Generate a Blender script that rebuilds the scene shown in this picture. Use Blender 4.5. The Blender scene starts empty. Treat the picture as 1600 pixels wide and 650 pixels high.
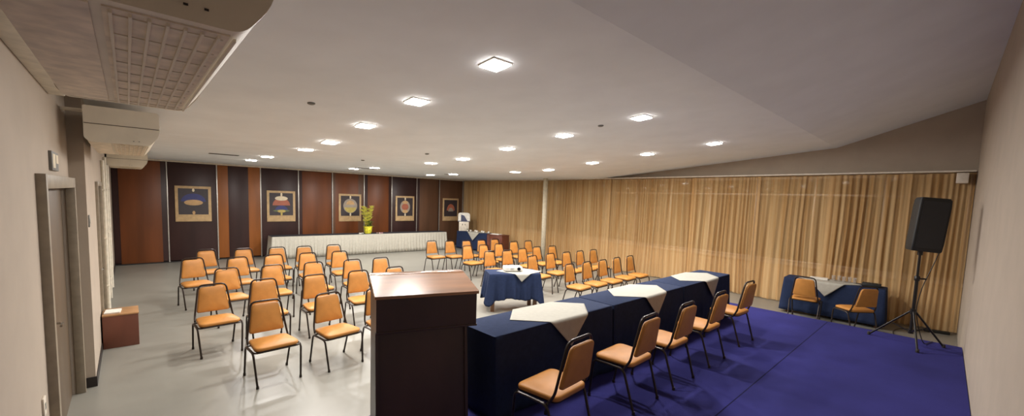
import bpy, bmesh, math, random
from mathutils import Vector, Matrix
random.seed(7)
PI = math.pi
SC = bpy.context.scene
COL = SC.collection
R = math.radians

# ------------------------------------------------------------------ materials
def lin(c):
    return tuple(((v/255)/12.92 if v/255 <= .04045 else ((v/255+.055)/1.055)**2.4) for v in c) + (1.0,)

def mat(name, rgb, rough=.6, metal=0, noise=None, bump=None, spec=None, coat=0, rgb2=None, stretch=(1,1,1)):
    m = bpy.data.materials.new(name); m.use_nodes = True
    nt = m.node_tree; N = nt.nodes; L = nt.links
    b = N['Principled BSDF']
    b.inputs['Base Color'].default_value = lin(rgb)
    b.inputs['Roughness'].default_value = rough
    b.inputs['Metallic'].default_value = metal
    if spec is not None: b.inputs['Specular IOR Level'].default_value = spec
    if coat: b.inputs['Coat Weight'].default_value = coat; b.inputs['Coat Roughness'].default_value = .15
    tc = N.new('ShaderNodeTexCoord'); mp = N.new('ShaderNodeMapping')
    mp.inputs['Scale'].default_value = stretch
    L.new(tc.outputs['Object'], mp.inputs['Vector'])
    if noise is None: noise = (12, .06)
    n = N.new('ShaderNodeTexNoise'); n.inputs['Scale'].default_value = noise[0]; n.inputs['Detail'].default_value = 4
    L.new(mp.outputs['Vector'], n.inputs['Vector'])
    r = N.new('ShaderNodeMix'); r.data_type = 'RGBA'
    a = rgb2 if rgb2 else tuple(max(0, min(255, v*(1-noise[1]))) for v in rgb)
    c = rgb if rgb2 else tuple(max(0, min(255, v*(1+noise[1]))) for v in rgb)
    r.inputs['A'].default_value = lin(c); r.inputs['B'].default_value = lin(a)
    rm = N.new('ShaderNodeMapRange'); rm.inputs['From Min'].default_value = .3; rm.inputs['From Max'].default_value = .7
    L.new(n.outputs['Fac'], rm.inputs['Value']); L.new(rm.outputs['Result'], r.inputs['Factor'])
    L.new(r.outputs['Result'], b.inputs['Base Color'])
    if bump:
        n2 = N.new('ShaderNodeTexNoise'); n2.inputs['Scale'].default_value = bump[0]; n2.inputs['Detail'].default_value = 3
        L.new(mp.outputs['Vector'], n2.inputs['Vector'])
        bp = N.new('ShaderNodeBump'); bp.inputs['Strength'].default_value = bump[1]; bp.inputs['Distance'].default_value = .01
        L.new(n2.outputs['Fac'], bp.inputs['Height']); L.new(bp.outputs['Normal'], b.inputs['Normal'])
    return m

M = {}
M['wall'] = mat('wall_paint', (170, 156, 140), .75, noise=(3, .02), bump=(60, .05))
M['ceiling'] = mat('ceiling_paint', (232, 235, 238), .8, noise=(2, .015), bump=(40, .03))
M['floor'] = mat('floor_vinyl', (134, 131, 122), .34, noise=(1.5, .03), bump=(3, .02))
M['carpet'] = mat('blue_carpet', (53, 52, 113), .95, noise=(1.2, .10), bump=(400, .5), spec=.1)
M['seam'] = mat('carpet_seam', (28, 27, 58), .95, spec=.1)
M['stage_side'] = mat('stage_board', (60, 52, 50), .6)
M['black_base'] = mat('black_skirting', (36, 30, 28), .5)
M['door_frame'] = mat('door_frame_paint', (140, 128, 110), .5)
M['door'] = mat('door_leaf', (92, 76, 58), .5, noise=(3, .05), stretch=(1, 1, .1))
M['olive'] = mat('olive_door', (126, 112, 84), .55)
M['white'] = mat('white_plastic', (214, 204, 188), .45)
M['ac'] = mat('aged_air_conditioner_plastic', (222, 212, 192), .5, noise=(5, .03))
M['ac_dark'] = mat('air_conditioner_shadow_gap', (92, 78, 66), .6)
M['ac_grille'] = mat('dusty_grille_plastic', (228, 214, 192), .6, noise=(14, .08))
M['conduit'] = mat('white_conduit', (210, 202, 184), .5)
M['frame_black'] = mat('dark_bronze_tube', (46, 36, 30), .35, metal=.4)
M['vinyl'] = mat('tan_orange_vinyl', (182, 124, 60), .48, spec=.35, noise=(7, .05), bump=(150, .06))
M['vinyl_edge'] = mat('vinyl_piping', (150, 98, 52), .45)
M['navy'] = mat('navy_cloth', (36, 46, 72), .9, noise=(25, .05), bump=(220, .2), spec=.15)
M['white_cloth'] = mat('white_cloth', (166, 162, 151), .85, noise=(20, .02), bump=(220, .12), spec=.2)
M['skirt_cloth'] = mat('white_satin_skirt', (182, 177, 164), .6, noise=(20, .03))
M['black_cloth'] = mat('black_runner_cloth', (34, 34, 42), .85)
M['table_wood'] = mat('table_wood', (112, 76, 48), .5, noise=(6, .15), stretch=(1, 1, .15))
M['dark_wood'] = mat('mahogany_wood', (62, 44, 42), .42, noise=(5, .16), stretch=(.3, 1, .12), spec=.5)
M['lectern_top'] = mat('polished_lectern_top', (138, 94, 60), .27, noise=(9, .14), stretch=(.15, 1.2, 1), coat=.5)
M['box_wood'] = mat('red_brown_wood', (104, 60, 44), .45, noise=(4, .1), stretch=(1, 1, .2))
M['box_top'] = mat('light_brown_wood', (158, 118, 78), .45, noise=(4, .1))
M['panel_dark'] = mat('dark_wenge_laminate', (54, 34, 32), .42, spec=.35, noise=(3, .12), stretch=(1, 1, .12))
M['panel_red'] = mat('red_brown_laminate', (108, 60, 30), .42, spec=.35, noise=(3, .12), stretch=(1, 1, .12))
M['panel_orange'] = mat('orange_brown_laminate', (138, 82, 38), .42, spec=.35, noise=(3, .12), stretch=(1, 1, .12))
M['panel_brown'] = mat('mid_brown_laminate', (94, 66, 48), .42, spec=.35, noise=(3, .12), stretch=(1, 1, .12))
M['alu'] = mat('aluminium_strip', (200, 196, 188), .35, metal=.6)
M['art_frame'] = mat('beige_mount', (188, 158, 116), .6)
M['art_dark'] = mat('dark_print', (52, 44, 48), .5)
M['speaker'] = mat('black_speaker_shell', (22, 23, 23), .6, bump=(200, .1))
M['speaker_grille'] = mat('speaker_grille_mesh', (34, 34, 36), .55, bump=(500, .4))
M['stand'] = mat('black_stand_tube', (30, 27, 25), .35, metal=.3)
M['steel'] = mat('chrome_steel', (180, 176, 168), .2, metal=1)
M['projector'] = mat('projector_shell', (222, 218, 208), .4)
M['lens'] = mat('lens_glass', (16, 16, 20), .08)
M['grey'] = mat('grey_vent', (120, 118, 112), .5)
M['cable'] = mat('black_cable', (26, 24, 22), .5)
M['leaf'] = mat('green_leaf', (74, 104, 46), .5, noise=(20, .2))
M['yellow'] = mat('yellow_petal', (244, 228, 130), .5, noise=(20, .12))
M['yellow_wrap'] = mat('yellow_wrap', (220, 206, 60), .4, noise=(14, .2))
M['pink'] = mat('pink_petals', (206, 160, 168), .6)
M['paper'] = mat('white_paper', (228, 224, 214), .7)
M['urn_label'] = mat('slate_label', (66, 70, 96), .4)
M['china'] = mat('white_china', (226, 222, 212), .25)
M['column'] = mat('column_paint', (210, 200, 176), .6)
M['brown_board'] = mat('sideboard_wood', (104, 56, 40), .45, noise=(4, .12), stretch=(1, .2, 1))
M['night'] = mat('outside_dark', (38, 30, 26), .9)
M['parapet'] = mat('parapet_paint', (226, 206, 170), .7)
for k, c in {'c_blue': (52, 56, 110), 'c_tan': (186, 150, 104), 'c_red': (160, 92, 70), 'c_yel': (176, 156, 84), 'c_grey': (150, 138, 124), 'c_green': (96, 104, 66), 'c_white': (214, 200, 172)}.items():
    M[k] = mat('print_'+k[2:], c, .55)

def glass_mat():
    m = bpy.data.materials.new('window_glass'); m.use_nodes = True
    b = m.node_tree.nodes['Principled BSDF']
    b.inputs['Base Color'].default_value = lin((30, 24, 20)); b.inputs['Roughness'].default_value = .04
    b.inputs['Alpha'].default_value = .55
    return m
M['glass'] = glass_mat()
def clear_glass():
    m = bpy.data.materials.new('clear_glass'); m.use_nodes = True
    b = m.node_tree.nodes['Principled BSDF']
    b.inputs['Base Color'].default_value = (.95, .95, .95, 1); b.inputs['Roughness'].default_value = .05
    b.inputs['Transmission Weight'].default_value = .9
    return m
M['clear'] = clear_glass()

def sheer(name, rgb, rgb2):
    m = bpy.data.materials.new(name); m.use_nodes = True
    nt = m.node_tree; N = nt.nodes; L = nt.links; N.clear()
    out = N.new('ShaderNodeOutputMaterial'); mix = N.new('ShaderNodeMixShader'); tr = N.new('ShaderNodeBsdfTransparent')
    df = N.new('ShaderNodeBsdfDiffuse'); tl = N.new('ShaderNodeBsdfTranslucent'); mx = N.new('ShaderNodeMixShader')
    tc = N.new('ShaderNodeTexCoord'); mp = N.new('ShaderNodeMapping'); mp.inputs['Scale'].default_value = (14, 14, .25)
    n = N.new('ShaderNodeTexNoise'); n.inputs['Scale'].default_value = 1; n.inputs['Detail'].default_value = 3
    L.new(tc.outputs['Object'], mp.inputs['Vector']); L.new(mp.outputs['Vector'], n.inputs['Vector'])
    cr = N.new('ShaderNodeMix'); cr.data_type = 'RGBA'; cr.inputs['A'].default_value = lin(rgb); cr.inputs['B'].default_value = lin(rgb2)
    rm = N.new('ShaderNodeMapRange'); rm.inputs['From Min'].default_value = .35; rm.inputs['From Max'].default_value = .65
    L.new(n.outputs['Fac'], rm.inputs['Value']); L.new(rm.outputs['Result'], cr.inputs['Factor'])
    L.new(cr.outputs['Result'], df.inputs['Color']); L.new(cr.outputs['Result'], tl.inputs['Color'])
    mx.inputs[0].default_value = .25; L.new(df.outputs[0], mx.inputs[1]); L.new(tl.outputs[0], mx.inputs[2])
    mix.inputs[0].default_value = .74; L.new(tr.outputs[0], mix.inputs[1]); L.new(mx.outputs[0], mix.inputs[2])
    L.new(mix.outputs[0], out.inputs['Surface'])
    return m
M['sheer'] = sheer('gold_voile', (224, 190, 140), (196, 154, 102))

def emit(name, rgb, s):
    m = bpy.data.materials.new(name); m.use_nodes = True
    b = m.node_tree.nodes['Principled BSDF']
    b.inputs['Base Color'].default_value = (1, 1, 1, 1)
    b.inputs['Emission Color'].default_value = lin(rgb); b.inputs['Emission Strength'].default_value = s
    return m
M['lamp'] = emit('led_diffuser', (255, 250, 244), 40)
M['led_green'] = emit('indicator', (230, 240, 255), 1.5)

# ------------------------------------------------------------------ mesh helpers
def new(): return bmesh.new()

def link(name, bm, m, parent=None, smooth=False, loc=(0, 0, 0), rot=(0, 0, 0)):
    me = bpy.data.meshes.new(name)
    bmesh.ops.recalc_face_normals(bm, faces=bm.faces[:])
    bm.to_mesh(me); bm.free()
    o = bpy.data.objects.new(name, me); COL.objects.link(o)
    for x in (m if isinstance(m, (list, tuple)) else [m]): me.materials.append(M[x])
    if smooth:
        for p in me.polygons: p.use_smooth = True
        if smooth != 'all':
            try: me.set_sharp_from_angle(angle=R(40))
            except Exception: pass
    o.location = loc; o.rotation_euler = rot
    if parent: o.parent = parent
    return o

def thing(name, label, cat, loc=(0, 0, 0), rz=0, group=None):
    o = bpy.data.objects.new(name, None); COL.objects.link(o)
    o.location = loc; o.rotation_euler = (0, 0, rz); o.empty_display_size = .1
    return tag(o, label, cat, group)

def tag(o, label, cat, group=None):
    o['label'] = label; o['category'] = cat
    if group: o['group'] = group
    return o

def struct(name, bm, m, smooth=False, parent=None, **k):
    o = link(name, bm, m, parent, smooth, **k)
    if not parent: o['kind'] = 'structure'
    return o

def box(bm, x0, x1, y0, y1, z0, z1, bev=0, mi=0, seg=2, mtx=None):
    vs = [bm.verts.new((x, y, z)) for x in (x0, x1) for y in (y0, y1) for z in (z0, z1)]
    F = [(0, 1, 3, 2), (4, 6, 7, 5), (0, 4, 5, 1), (2, 3, 7, 6), (0, 2, 6, 4), (1, 5, 7, 3)]
    fs = []
    for f in F:
        a = bm.faces.new([vs[i] for i in f]); a.material_index = mi; fs.append(a)
    if mtx is not None: bmesh.ops.transform(bm, matrix=mtx, verts=vs)
    if bev:
        es = list({e for f in fs for e in f.edges})
        bmesh.ops.recalc_face_normals(bm, faces=fs)
        bmesh.ops.bevel(bm, geom=es, offset=bev, segments=seg, affect='EDGES', profile=.5)
    return bm

def fillet(pts, r, n=5):
    pts = [Vector(p) for p in pts]; out = [pts[0]]
    for i in range(1, len(pts)-1):
        a, b, c = pts[i-1], pts[i], pts[i+1]
        d1 = (a-b); d2 = (c-b); rr = min(r, d1.length*.48, d2.length*.48)
        p = b+d1.normalized()*rr; q = b+d2.normalized()*rr
        for k in range(n+1):
            t = k/n; out.append(p*(1-t)**2+b*2*t*(1-t)+q*t*t)
    out.append(pts[-1]); return out

def tube(bm, pts, r, n=8, mi=0, cap=True):
    pts = [Vector(p) for p in pts]; rings = []; u = None
    for i, p in enumerate(pts):
        d = (pts[min(i+1, len(pts)-1)]-pts[max(i-1, 0)]).normalized()
        if u is None:
            u = d.cross(Vector((0, 0, 1)))
            if u.length < .1: u = d.cross(Vector((1, 0, 0)))
            u.normalize()
        u = (u-d*u.dot(d)).normalized(); v = d.cross(u)
        rr = r[i] if isinstance(r, (list, tuple)) else r
        rings.append([bm.verts.new(p+(u*math.cos(2*PI*k/n)+v*math.sin(2*PI*k/n))*rr) for k in range(n)])
    for a, b in zip(rings, rings[1:]):
        for k in range(n):
            f = bm.faces.new((a[k], a[(k+1) % n], b[(k+1) % n], b[k])); f.material_index = mi
    if cap: bm.faces.new(rings[0][::-1]).material_index = mi; bm.faces.new(rings[-1]).material_index = mi
    return bm

def lathe(bm, prof, c=(0, 0, 0), n=20, mi=0):
    rings = []
    for r, z in prof:
        rings.append([bm.verts.new((c[0]+max(r, 1e-4)*math.cos(2*PI*k/n), c[1]+max(r, 1e-4)*math.sin(2*PI*k/n), c[2]+z)) for k in range(n)])
    for a, b in zip(rings, rings[1:]):
        for k in range(n):
            f = bm.faces.new((a[k], a[(k+1) % n], b[(k+1) % n], b[k])); f.material_index = mi
    bm.faces.new(rings[0][::-1]).material_index = mi; bm.faces.new(rings[-1]).material_index = mi
    return bm

def prism(bm, poly, a, b, fn, mi=0):
    """extrude polygon of 2-D points; fn(u, v, t) -> xyz"""
    A = [bm.verts.new(fn(u, v, a)) for u, v in poly]; B = [bm.verts.new(fn(u, v, b)) for u, v in poly]
    bm.faces.new(A).material_index = mi; bm.faces.new(B[::-1]).material_index = mi
    n = len(poly)
    for i in range(n): bm.faces.new((A[i], B[i], B[(i+1) % n], A[(i+1) % n])).material_index = mi
    return bm

def roundpoly(pts, r, n=5):
    out = []; m = len(pts)
    for i in range(m):
        a = Vector(pts[i-1]); b = Vector(pts[i]); c = Vector(pts[(i+1) % m])
        rr = r[i] if isinstance(r, (list, tuple)) else r
        p = b+(a-b).normalized()*rr; q = b+(c-b).normalized()*rr
        for k in range(n+1):
            t = k/n; v = p*(1-t)**2+b*2*t*(1-t)+q*t*t; out.append((v.x, v.y))
    return out

def cushion(bm, poly, t, crown, fn):
    """padded shape: poly outline, thickness t, crowned top; fn maps (u, v, w)"""
    cx = sum(p[0] for p in poly)/len(poly); cy = sum(p[1] for p in poly)/len(poly)
    levels = [(.93, 0), (.985, .12*t), (1, .4*t), (1, .7*t), (.975, .9*t), (.92, t), (.8, t+crown*.45), (.55, t+crown*.8), (.28, t+crown)]
    rings = []
    for s, w in levels: rings.append([bm.verts.new(fn(cx+(u-cx)*s, cy+(v-cy)*s, w)) for u, v in poly])
    n = len(poly)
    for a, b in zip(rings, rings[1:]):
        for k in range(n): bm.faces.new((a[k], a[(k+1) % n], b[(k+1) % n], b[k]))
    bm.faces.new(rings[0][::-1]); bm.faces.new(rings[-1])
    return bm

def copy_tree(o, parent=None):
    c = o.copy(); COL.objects.link(c)
    if parent: c.parent = parent
    for ch in list(o.children): copy_tree(ch, c)
    return c

# ------------------------------------------------------------------ room numbers (metres)
ZF, YK, SL = 2.97, 8.0, .09
YC, SL2 = 1.86, .33                       # crease
def ceil_z(y):
    if y >= YK: return ZF
    if y >= YC: return ZF+SL*(YK-y)
    return ZF+SL*(YK-YC)+SL2*(YC-y)
YB = 15.5; YR = -.3; XL = -.44; XL2 = -.32; ST = .3
CW = [(10.96, YR), (11.75, 10.4), (11.32, YB)]     # curtain line
def xc(y):
    for (xa, ya), (xb, yb) in zip(CW, CW[1:]):
        if y <= yb or (xb, yb) == CW[-1]: return xa+(xb-xa)*(y-ya)/(yb-ya)

# floor
bm = new(); box(bm, -.9, 13.2, -1.2, YB+.4, -.12, 0); struct('floor', bm, 'floor')
# ceiling (one shell with a kink and a steep bay above the stage)
bm = new()
prof = [(YB+.4, ZF), (YK, ZF), (YC, ceil_z(YC)), (-1.0, ceil_z(-1.0)), (-1.0, 5.0), (YB+.4, 5.0)]
prism(bm, prof, -.9, 13.2, lambda u, v, t: (t, u, v)); struct('ceiling', bm, 'ceiling')
# walls
bm = new(); box(bm, -.9, 13.2, YB+.06, YB+.3, 0, 3.05); struct('wall_back', bm, 'wall')
bm = new()
prism(bm, [(XL-.02, -.34), (XL-.02, -.9), (13.2, -.9), (13.2, -.18), (11.0, -.197)], -.0, 5.0, lambda u, v, t: (u, v, t))
struct('wall_right', bm, 'wall')
bm = new()
# near left wall with door opening
box(bm, XL-.4, XL, -1.2, 4.16, 0, 4.95); box(bm, XL-.4, XL, 4.16, 6.12, 2.2, 4.95); box(bm, XL-.4, XL, 6.12, 6.25, 0, 4.95)
box(bm, XL-.4, XL2, 6.25, 7.95, 0, 4.95); box(bm, XL-.4, XL2, 7.95, 9.0, 2.2, 4.95); box(bm, XL-.4, XL2, 9.0, YB+.3, 0, 4.95)
bmesh.ops.remove_doubles(bm, verts=bm.verts[:], dist=1e-5)
struct('wall_left', bm, 'wall')
# baseboards
bm = new(); box(bm, XL-.0, XL2+.012, 6.235, 6.25, 0, .11, .003); box(bm, XL2, XL2+.012, 6.25, 7.88, 0, .09, .003); box(bm, XL2, XL2+.012, 9.08, YB, 0, .09, .003)
struct('baseboard_left', bm, 'black_base')
bm = new(); box(bm, XL2, CW[2][0], YB-.0, YB+.012, 0, .06, .003); struct('baseboard_back', bm, 'black_base')

# door 1 (beside the stage)
d = bpy.data.objects.new('door_1', None); COL.objects.link(d); d.location = (XL, 4.1, 0); d['kind'] = 'structure'
bm = new(); box(bm, -.02, .05, 0, .07, 0, 2.26, .004); box(bm, -.02, .05, 2.01, 2.08, 0, 2.26, .004); box(bm, -.02, .049, .07, 2.01, 2.16, 2.258, .004)
link('door_frame', bm, 'door_frame', d, True)
bm = new(); box(bm, -.09, -.05, .075, 1.04, .005, 2.155, .003); box(bm, -.09, -.05, 1.045, 2.005, .005, 2.155, .003); lf = link('door_leaf', bm, 'door', d, True)
bm = new(); tube(bm, fillet([(-.05, .98, 1.02), (.0, .98, 1.02), (.0, .87, 1.02)], .02), .009); link('door_handle', bm, 'steel', d, True)
# door 2 (far left)
d = bpy.data.objects.new('door_2', None); COL.objects.link(d); d.location = (XL2, 7.9, 0); d['kind'] = 'structure'
bm = new(); box(bm, -.02, .03, 0, .06, 0, 2.24, .004); box(bm, -.02, .03, 1.09, 1.15, 0, 2.24, .004); box(bm, -.02, .029, .06, 1.09, 2.18, 2.24, .004)
link('door_frame', bm, 'door_frame', d, True)
bm = new(); box(bm, -.06, -.02, .065, 1.085, .005, 2.175, .003); link('door_leaf', bm, 'olive', d, True)
bm = new(); tube(bm, fillet([(-.02, .16, 1.02), (.03, .16, 1.02), (.03, .27, 1.02)], .02), .009); link('door_handle', bm, 'steel', d, True)

# window side: wall above the curtains, parapet, window frames and glass
def strip(bm, off0, off1, z0, z1, ya=None, yb=None):
    ya = YR if ya is None else ya; yb = YB+.06 if yb is None else yb
    ys = [ya]+[y for _, y in CW if ya < y < yb]+[yb]
    for y0, y1 in zip(ys, ys[1:]):
        P = []
        for y, o in ((y0, off0), (y1, off0), (y1, off1), (y0, off1)):
            P.append((xc(min(max(y, YR), YB))+o, y))
        prism(bm, P, z0, z1, lambda u, v, t: (u, v, t))
bm = new(); strip(bm, .07, .5, 2.955, 4.9); struct('wall_window_side_upper', bm, 'wall')
bm = new(); strip(bm, .24, .5, 0, .86); strip(bm, .24, .5, 2.93, 2.955); struct('wall_window_side', bm, 'parapet')
bm = new(); strip(bm, .16, .24, .86, .93); struct('trim_1', bm, 'white')
def framework(i, ya, yb, n):
    f = bpy.data.objects.new('window_%d' % i, None); COL.objects.link(f); f['kind'] = 'structure'
    f.location = (xc(ya)+.26, ya, .93)
    L_ = math.hypot(xc(yb)-xc(ya), yb-ya); f.rotation_euler = (0, 0, math.atan2(yb-ya, xc(yb)-xc(ya))-PI/2)
    bm = new()
    box(bm, 0, .06, 0, L_, 0, .05, .004); box(bm, 0, .06, 0, L_, 1.95, 2.0, .004)
    box(bm, 0, .058, 0, L_, 1.56, 1.61, .004)
    for k in range(n+1):
        y = L_*k/n; y = min(max(y, .025), L_-.025); box(bm, .001, .061, y-.025, y+.025, .0, 2.0, .004)
    link('window_frame', bm, 'alu', f, True)
    bm = new(); box(bm, .026, .032, 0, L_, 0, 2.0); link('pane', bm, 'glass', f)
framework(1, YR+.12, 3.4, 3); framework(2, 3.4, 6.9, 3); framework(3, 6.9, 10.4, 3); framework(4, 10.4, YB, 4)
bm = new(); box(bm, 13.0, 13.1, -1.2, YB+.4, 0, 5); struct('night_backdrop', bm, 'night')  # dark sheet beyond the panes; night darkness is put into its colour

# round column
col = bm = new(); lathe(bm, [(.085, 0), (.085, 2.975)], (11.0, 10.1, 0), 28); struct('trim_2', bm, 'column', 'all')

# stage
def wr(x): return -.197-.0125*(11-x)+.006
bm = new(); prism(bm, [(XL+.01, wr(XL)), (8.66, wr(8.66)), (8.66, 3.27), (XL+.01, 3.27)], 0, ST-.013, lambda u, v, t: (u, v, t)); o = link('stage_platform', bm, 'stage_side')
tag(o, 'low stage platform under the blue carpet', 'stage')
bm = new(); prism(bm, [(XL+.01, wr(XL)), (8.68, wr(8.68)), (8.68, 3.285), (XL+.01, 3.285)], ST-.013, ST-.001, lambda u, v, t: (u, v, t))
cp = link('carpet', bm, 'carpet', None, True); tag(cp, 'blue carpet covering the low stage in front of the right wall', 'carpet')
bm = new(); box(bm, .5, 8.67, 1.325, 1.335, ST-.002, ST-.0002); box(bm, 3.0, 3.01, -.1, 1.32, ST-.002, ST-.0002)
link('carpet_seam', bm, 'seam', cp)

# ------------------------------------------------------------------ partition panels on the back wall
xs = [XL2+.01, .85, 2.03, 3.20, 4.34, 5.48, 6.66, 7.80, 8.93, 10.05, 11.30]
kinds = [('panel_dark', 'panel_red', .13, .12), ('panel_dark', None, 0, 0), ('panel_orange', 'panel_dark', .27, .33), ('panel_dark', None, 0, 0),
         ('panel_dark', 'panel_red', .10, .03), ('panel_brown', 'panel_red', .08, .22), ('panel_dark', 'panel_red', .12, .12), ('panel_dark', None, 0, 0),
         ('panel_dark', 'panel_brown', .12, .05), ('panel_brown', None, 0, 0)]
plabel = ['dark folding wall panel with a red-brown centre, in the corner by the left wall',
          'dark wall panel holding the print with a blue dome',
          'wall panel with two orange-brown side bands around a dark centre',
          'dark wall panel holding the print with a white cap over a red shape',
          'red-brown wall panel behind the left part of the white skirted table',
          'brown wall panel holding the print with a full golden disc',
          'red-brown wall panel directly behind the yellow flowers',
          'dark wall panel holding the print with a pinkish disc',
          'brown wall panel behind the right end of the white skirted table',
          'brown wall panel holding the faint print beside the curtain corner']
for i in range(10):
    w = xs[i+1]-xs[i]; a, b, l, r = kinds[i]
    t = thing('partition_panel', plabel[i], 'wall panel', (xs[i], YB, 0), 0, 'folding panels along the back wall')
    bm = new(); box(bm, .004, w-.03, 0, .04, .03, ZF-.05, .003); link('panel_board', bm, a, t, True)
    if b:
        bm = new(); box(bm, l, w-.03-r, -.006, .0, .04, ZF-.06, .002); link('veneer_inlay', bm, b, t, True)
    bm = new(); box(bm, w-.028, w-.002, -.012, .04, .02, ZF-.045, .003); link('edge_strip', bm, 'alu', t, True)
bm = new(); box(bm, XL2, 11.3, YB-.03, YB+.05, ZF-.045, ZF-.001, .004); struct('trim_3', bm, 'white', True)

# ------------------------------------------------------------------ framed prints
def disc(bm, cx, cz, rx, rz, y, t=.003, a0=0, a1=2*PI, n=32, mi=0):
    P = [(cx+rx*math.cos(a0+(a1-a0)*k/n), cz+rz*math.sin(a0+(a1-a0)*k/n)) for k in range(n+(0 if a1-a0 > 6.2 else 1))]
    prism(bm, P, y-t, y, lambda u, v, s: (u, s, v), mi)
def picture(cx, w, z0, z1, kind, label):
    t = thing('framed_print', label, 'picture', (cx, YB-.008, z0), 0, 'framed prints on the back wall')
    h = z1-z0; b = .26*h if True else 0; bw = .085*w
    bm = new()
    box(bm, -w/2, w/2, -.025, 0, 0, h, .004); link('frame', bm, 'art_frame', t, True)
    bm = new(); box(bm, -w/2+bw, w/2-bw, -.028, -.024, .20*h, h-bw); link('print', bm, 'art_dark', t)
    y = -.0285; zc = .2*h+(h*.8-bw)/2; q = w*.36; H2 = (h*.8-bw)/2
    parts = []
    if kind == 0: parts = [('c_blue', 0, zc, q*.95, H2*.62, 0, PI), ('c_tan', 0, zc-.03, q*.72, H2*.22, 0, 2*PI), ('c_tan', 0, zc-H2*.86, .035, H2*.14, 0, 2*PI), ('c_white', 0, zc+H2*.88, .03, .05, 0, 2*PI)]
    if kind == 1: parts = [('c_red', 0, zc-.04, q*.85, H2*.68, 0, PI), ('c_blue', 0, zc-.2, q*.62, H2*.42, 0, PI), ('c_green', 0, zc-.22, q*.8, H2*.1, 0, 2*PI), ('c_white', 0, zc+H2*.52, q*.62, H2*.2, 0, 2*PI), ('c_yel', 0, zc-H2*.62, q*.4, H2*.13, 0, 2*PI), ('c_white', 0, zc+H2*.85, .03, .07, 0, 2*PI), ('c_yel', 0, zc-H2*.86, .03, .06, 0, 2*PI)]
    if kind == 2: parts = [('c_grey', 0, zc, q*.86, H2*.72, 0, 2*PI), ('c_yel', 0, zc-.06, q*.7, H2*.52, PI, 2*PI), ('c_tan', 0, zc+.05, q*.5, H2*.4, 0, PI), ('c_white', 0, zc+H2*.87, .03, .06, 0, 2*PI), ('c_white', 0, zc-H2*.86, .03, .06, 0, 2*PI)]
    if kind == 3: parts = [('c_grey', 0, zc, q*.74, H2*.7, 0, 2*PI), ('c_red', 0, zc, q*.5, H2*.36, 0, 2*PI), ('c_tan', 0, zc+H2*.5, q*.4, H2*.18, 0, 2*PI), ('c_tan', 0, zc-H2*.5, q*.4, H2*.18, 0, 2*PI), ('c_white', 0, zc+H2*.87, .03, .06, 0, 2*PI), ('c_white', 0, zc-H2*.86, .03, .06, 0, 2*PI)]
    if kind == 4: parts = [('c_red', 0, zc-H2*.3, q*.7, H2*.8, 0, PI), ('c_grey', 0, zc-H2*.4, q*.45, H2*.45, 0, PI)]
    for j, (m, x, z, rx, rz, a0, a1) in enumerate(parts):
        bm = new(); disc(bm, x, z, rx, rz, y-.0012*j, .003, a0, a1); link('printed_shape', bm, m, t)
picture(1.43, .86, 1.20, 2.25, 0, 'framed print of a blue dome over a tan oval, leftmost on the back wall')
picture(3.78, .86, 1.17, 2.20, 1, 'framed print with a white cap, red body and blue arc')
picture(6.10, .84, 1.15, 2.17, 2, 'framed print with a golden disc, left of the yellow flowers')
picture(8.36, .84, 1.14, 2.16, 3, 'framed print with a pinkish disc, right of the yellow flowers')
picture(10.62, .84, 1.12, 2.12, 4, 'faint framed print of a reddish peak, nearest the curtain corner')

# ------------------------------------------------------------------ ceiling lights
def tilt(y): return math.atan(SL if YC <= y < YK else (0 if y >= YK else SL2))
lamp0 = None
rowsL = {'left': [(2.5, 2.98), (2.5, 4.38), (2.5, 5.8), (2.5, 7.2), (2.4, 8.15), (2.35, 10.75), (2.37, 12.5)],
         'middle': [(5.34, 3.13), (5.34, 4.53), (5.34, 5.93), (5.34, 7.35), (5.2, 8.42), (5.3, 11.65), (5.18, 12.85)],
         'right': [(8.28, 3.27), (8.28, 4.66), (8.28, 6.1), (8.28, 7.52), (8.1, 8.63), (8.15, 11.75), (8.08, 13.1)]}
ordn = ['nearest', 'second', 'third', 'fourth', 'fifth', 'sixth', 'farthest']
for rn, pts in rowsL.items():
    for k, (x, y) in enumerate(pts):
        if lamp0 is None:
            lamp0 = t = thing('ceiling_light', '', 'ceiling light', (0, 0, 0), 0, 'square LED ceiling lights')
            bm = new()
            for s in ((-.112, -.102, -.112, .112), (.102, .112, -.112, .112), (-.102, .102, -.112, -.102), (-.102, .102, .102, .112)):
                box(bm, *s, -.008, .002, .001)
            link('trim_ring', bm, 'white', t, True)
            bm = new(); box(bm, -.102, .102, -.102, .102, -.018, .001); link('diffuser', bm, 'lamp', t)
        else: t = copy_tree(lamp0)
        t.location = (x, y, ceil_z(y)-.003); t.rotation_euler = (-tilt(y), 0, 0)
        t['label'] = '%s%s lit square downlight in the %s ceiling row' % ('' if k in (0, 6) else '', ordn[k], rn) if k in (0, 6) else '%s lit square downlight from the stage in the %s ceiling row' % (ordn[k], rn)
        ld = bpy.data.lights.new('downlight', 'AREA'); ld.shape = 'SQUARE'; ld.size = .19; ld.energy = 29; ld.color = (1.0, .97, .935)
        lo = bpy.data.objects.new('lamp_light', ld); COL.objects.link(lo); lo.parent = t; lo.location = (0, 0, -.021)

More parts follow.
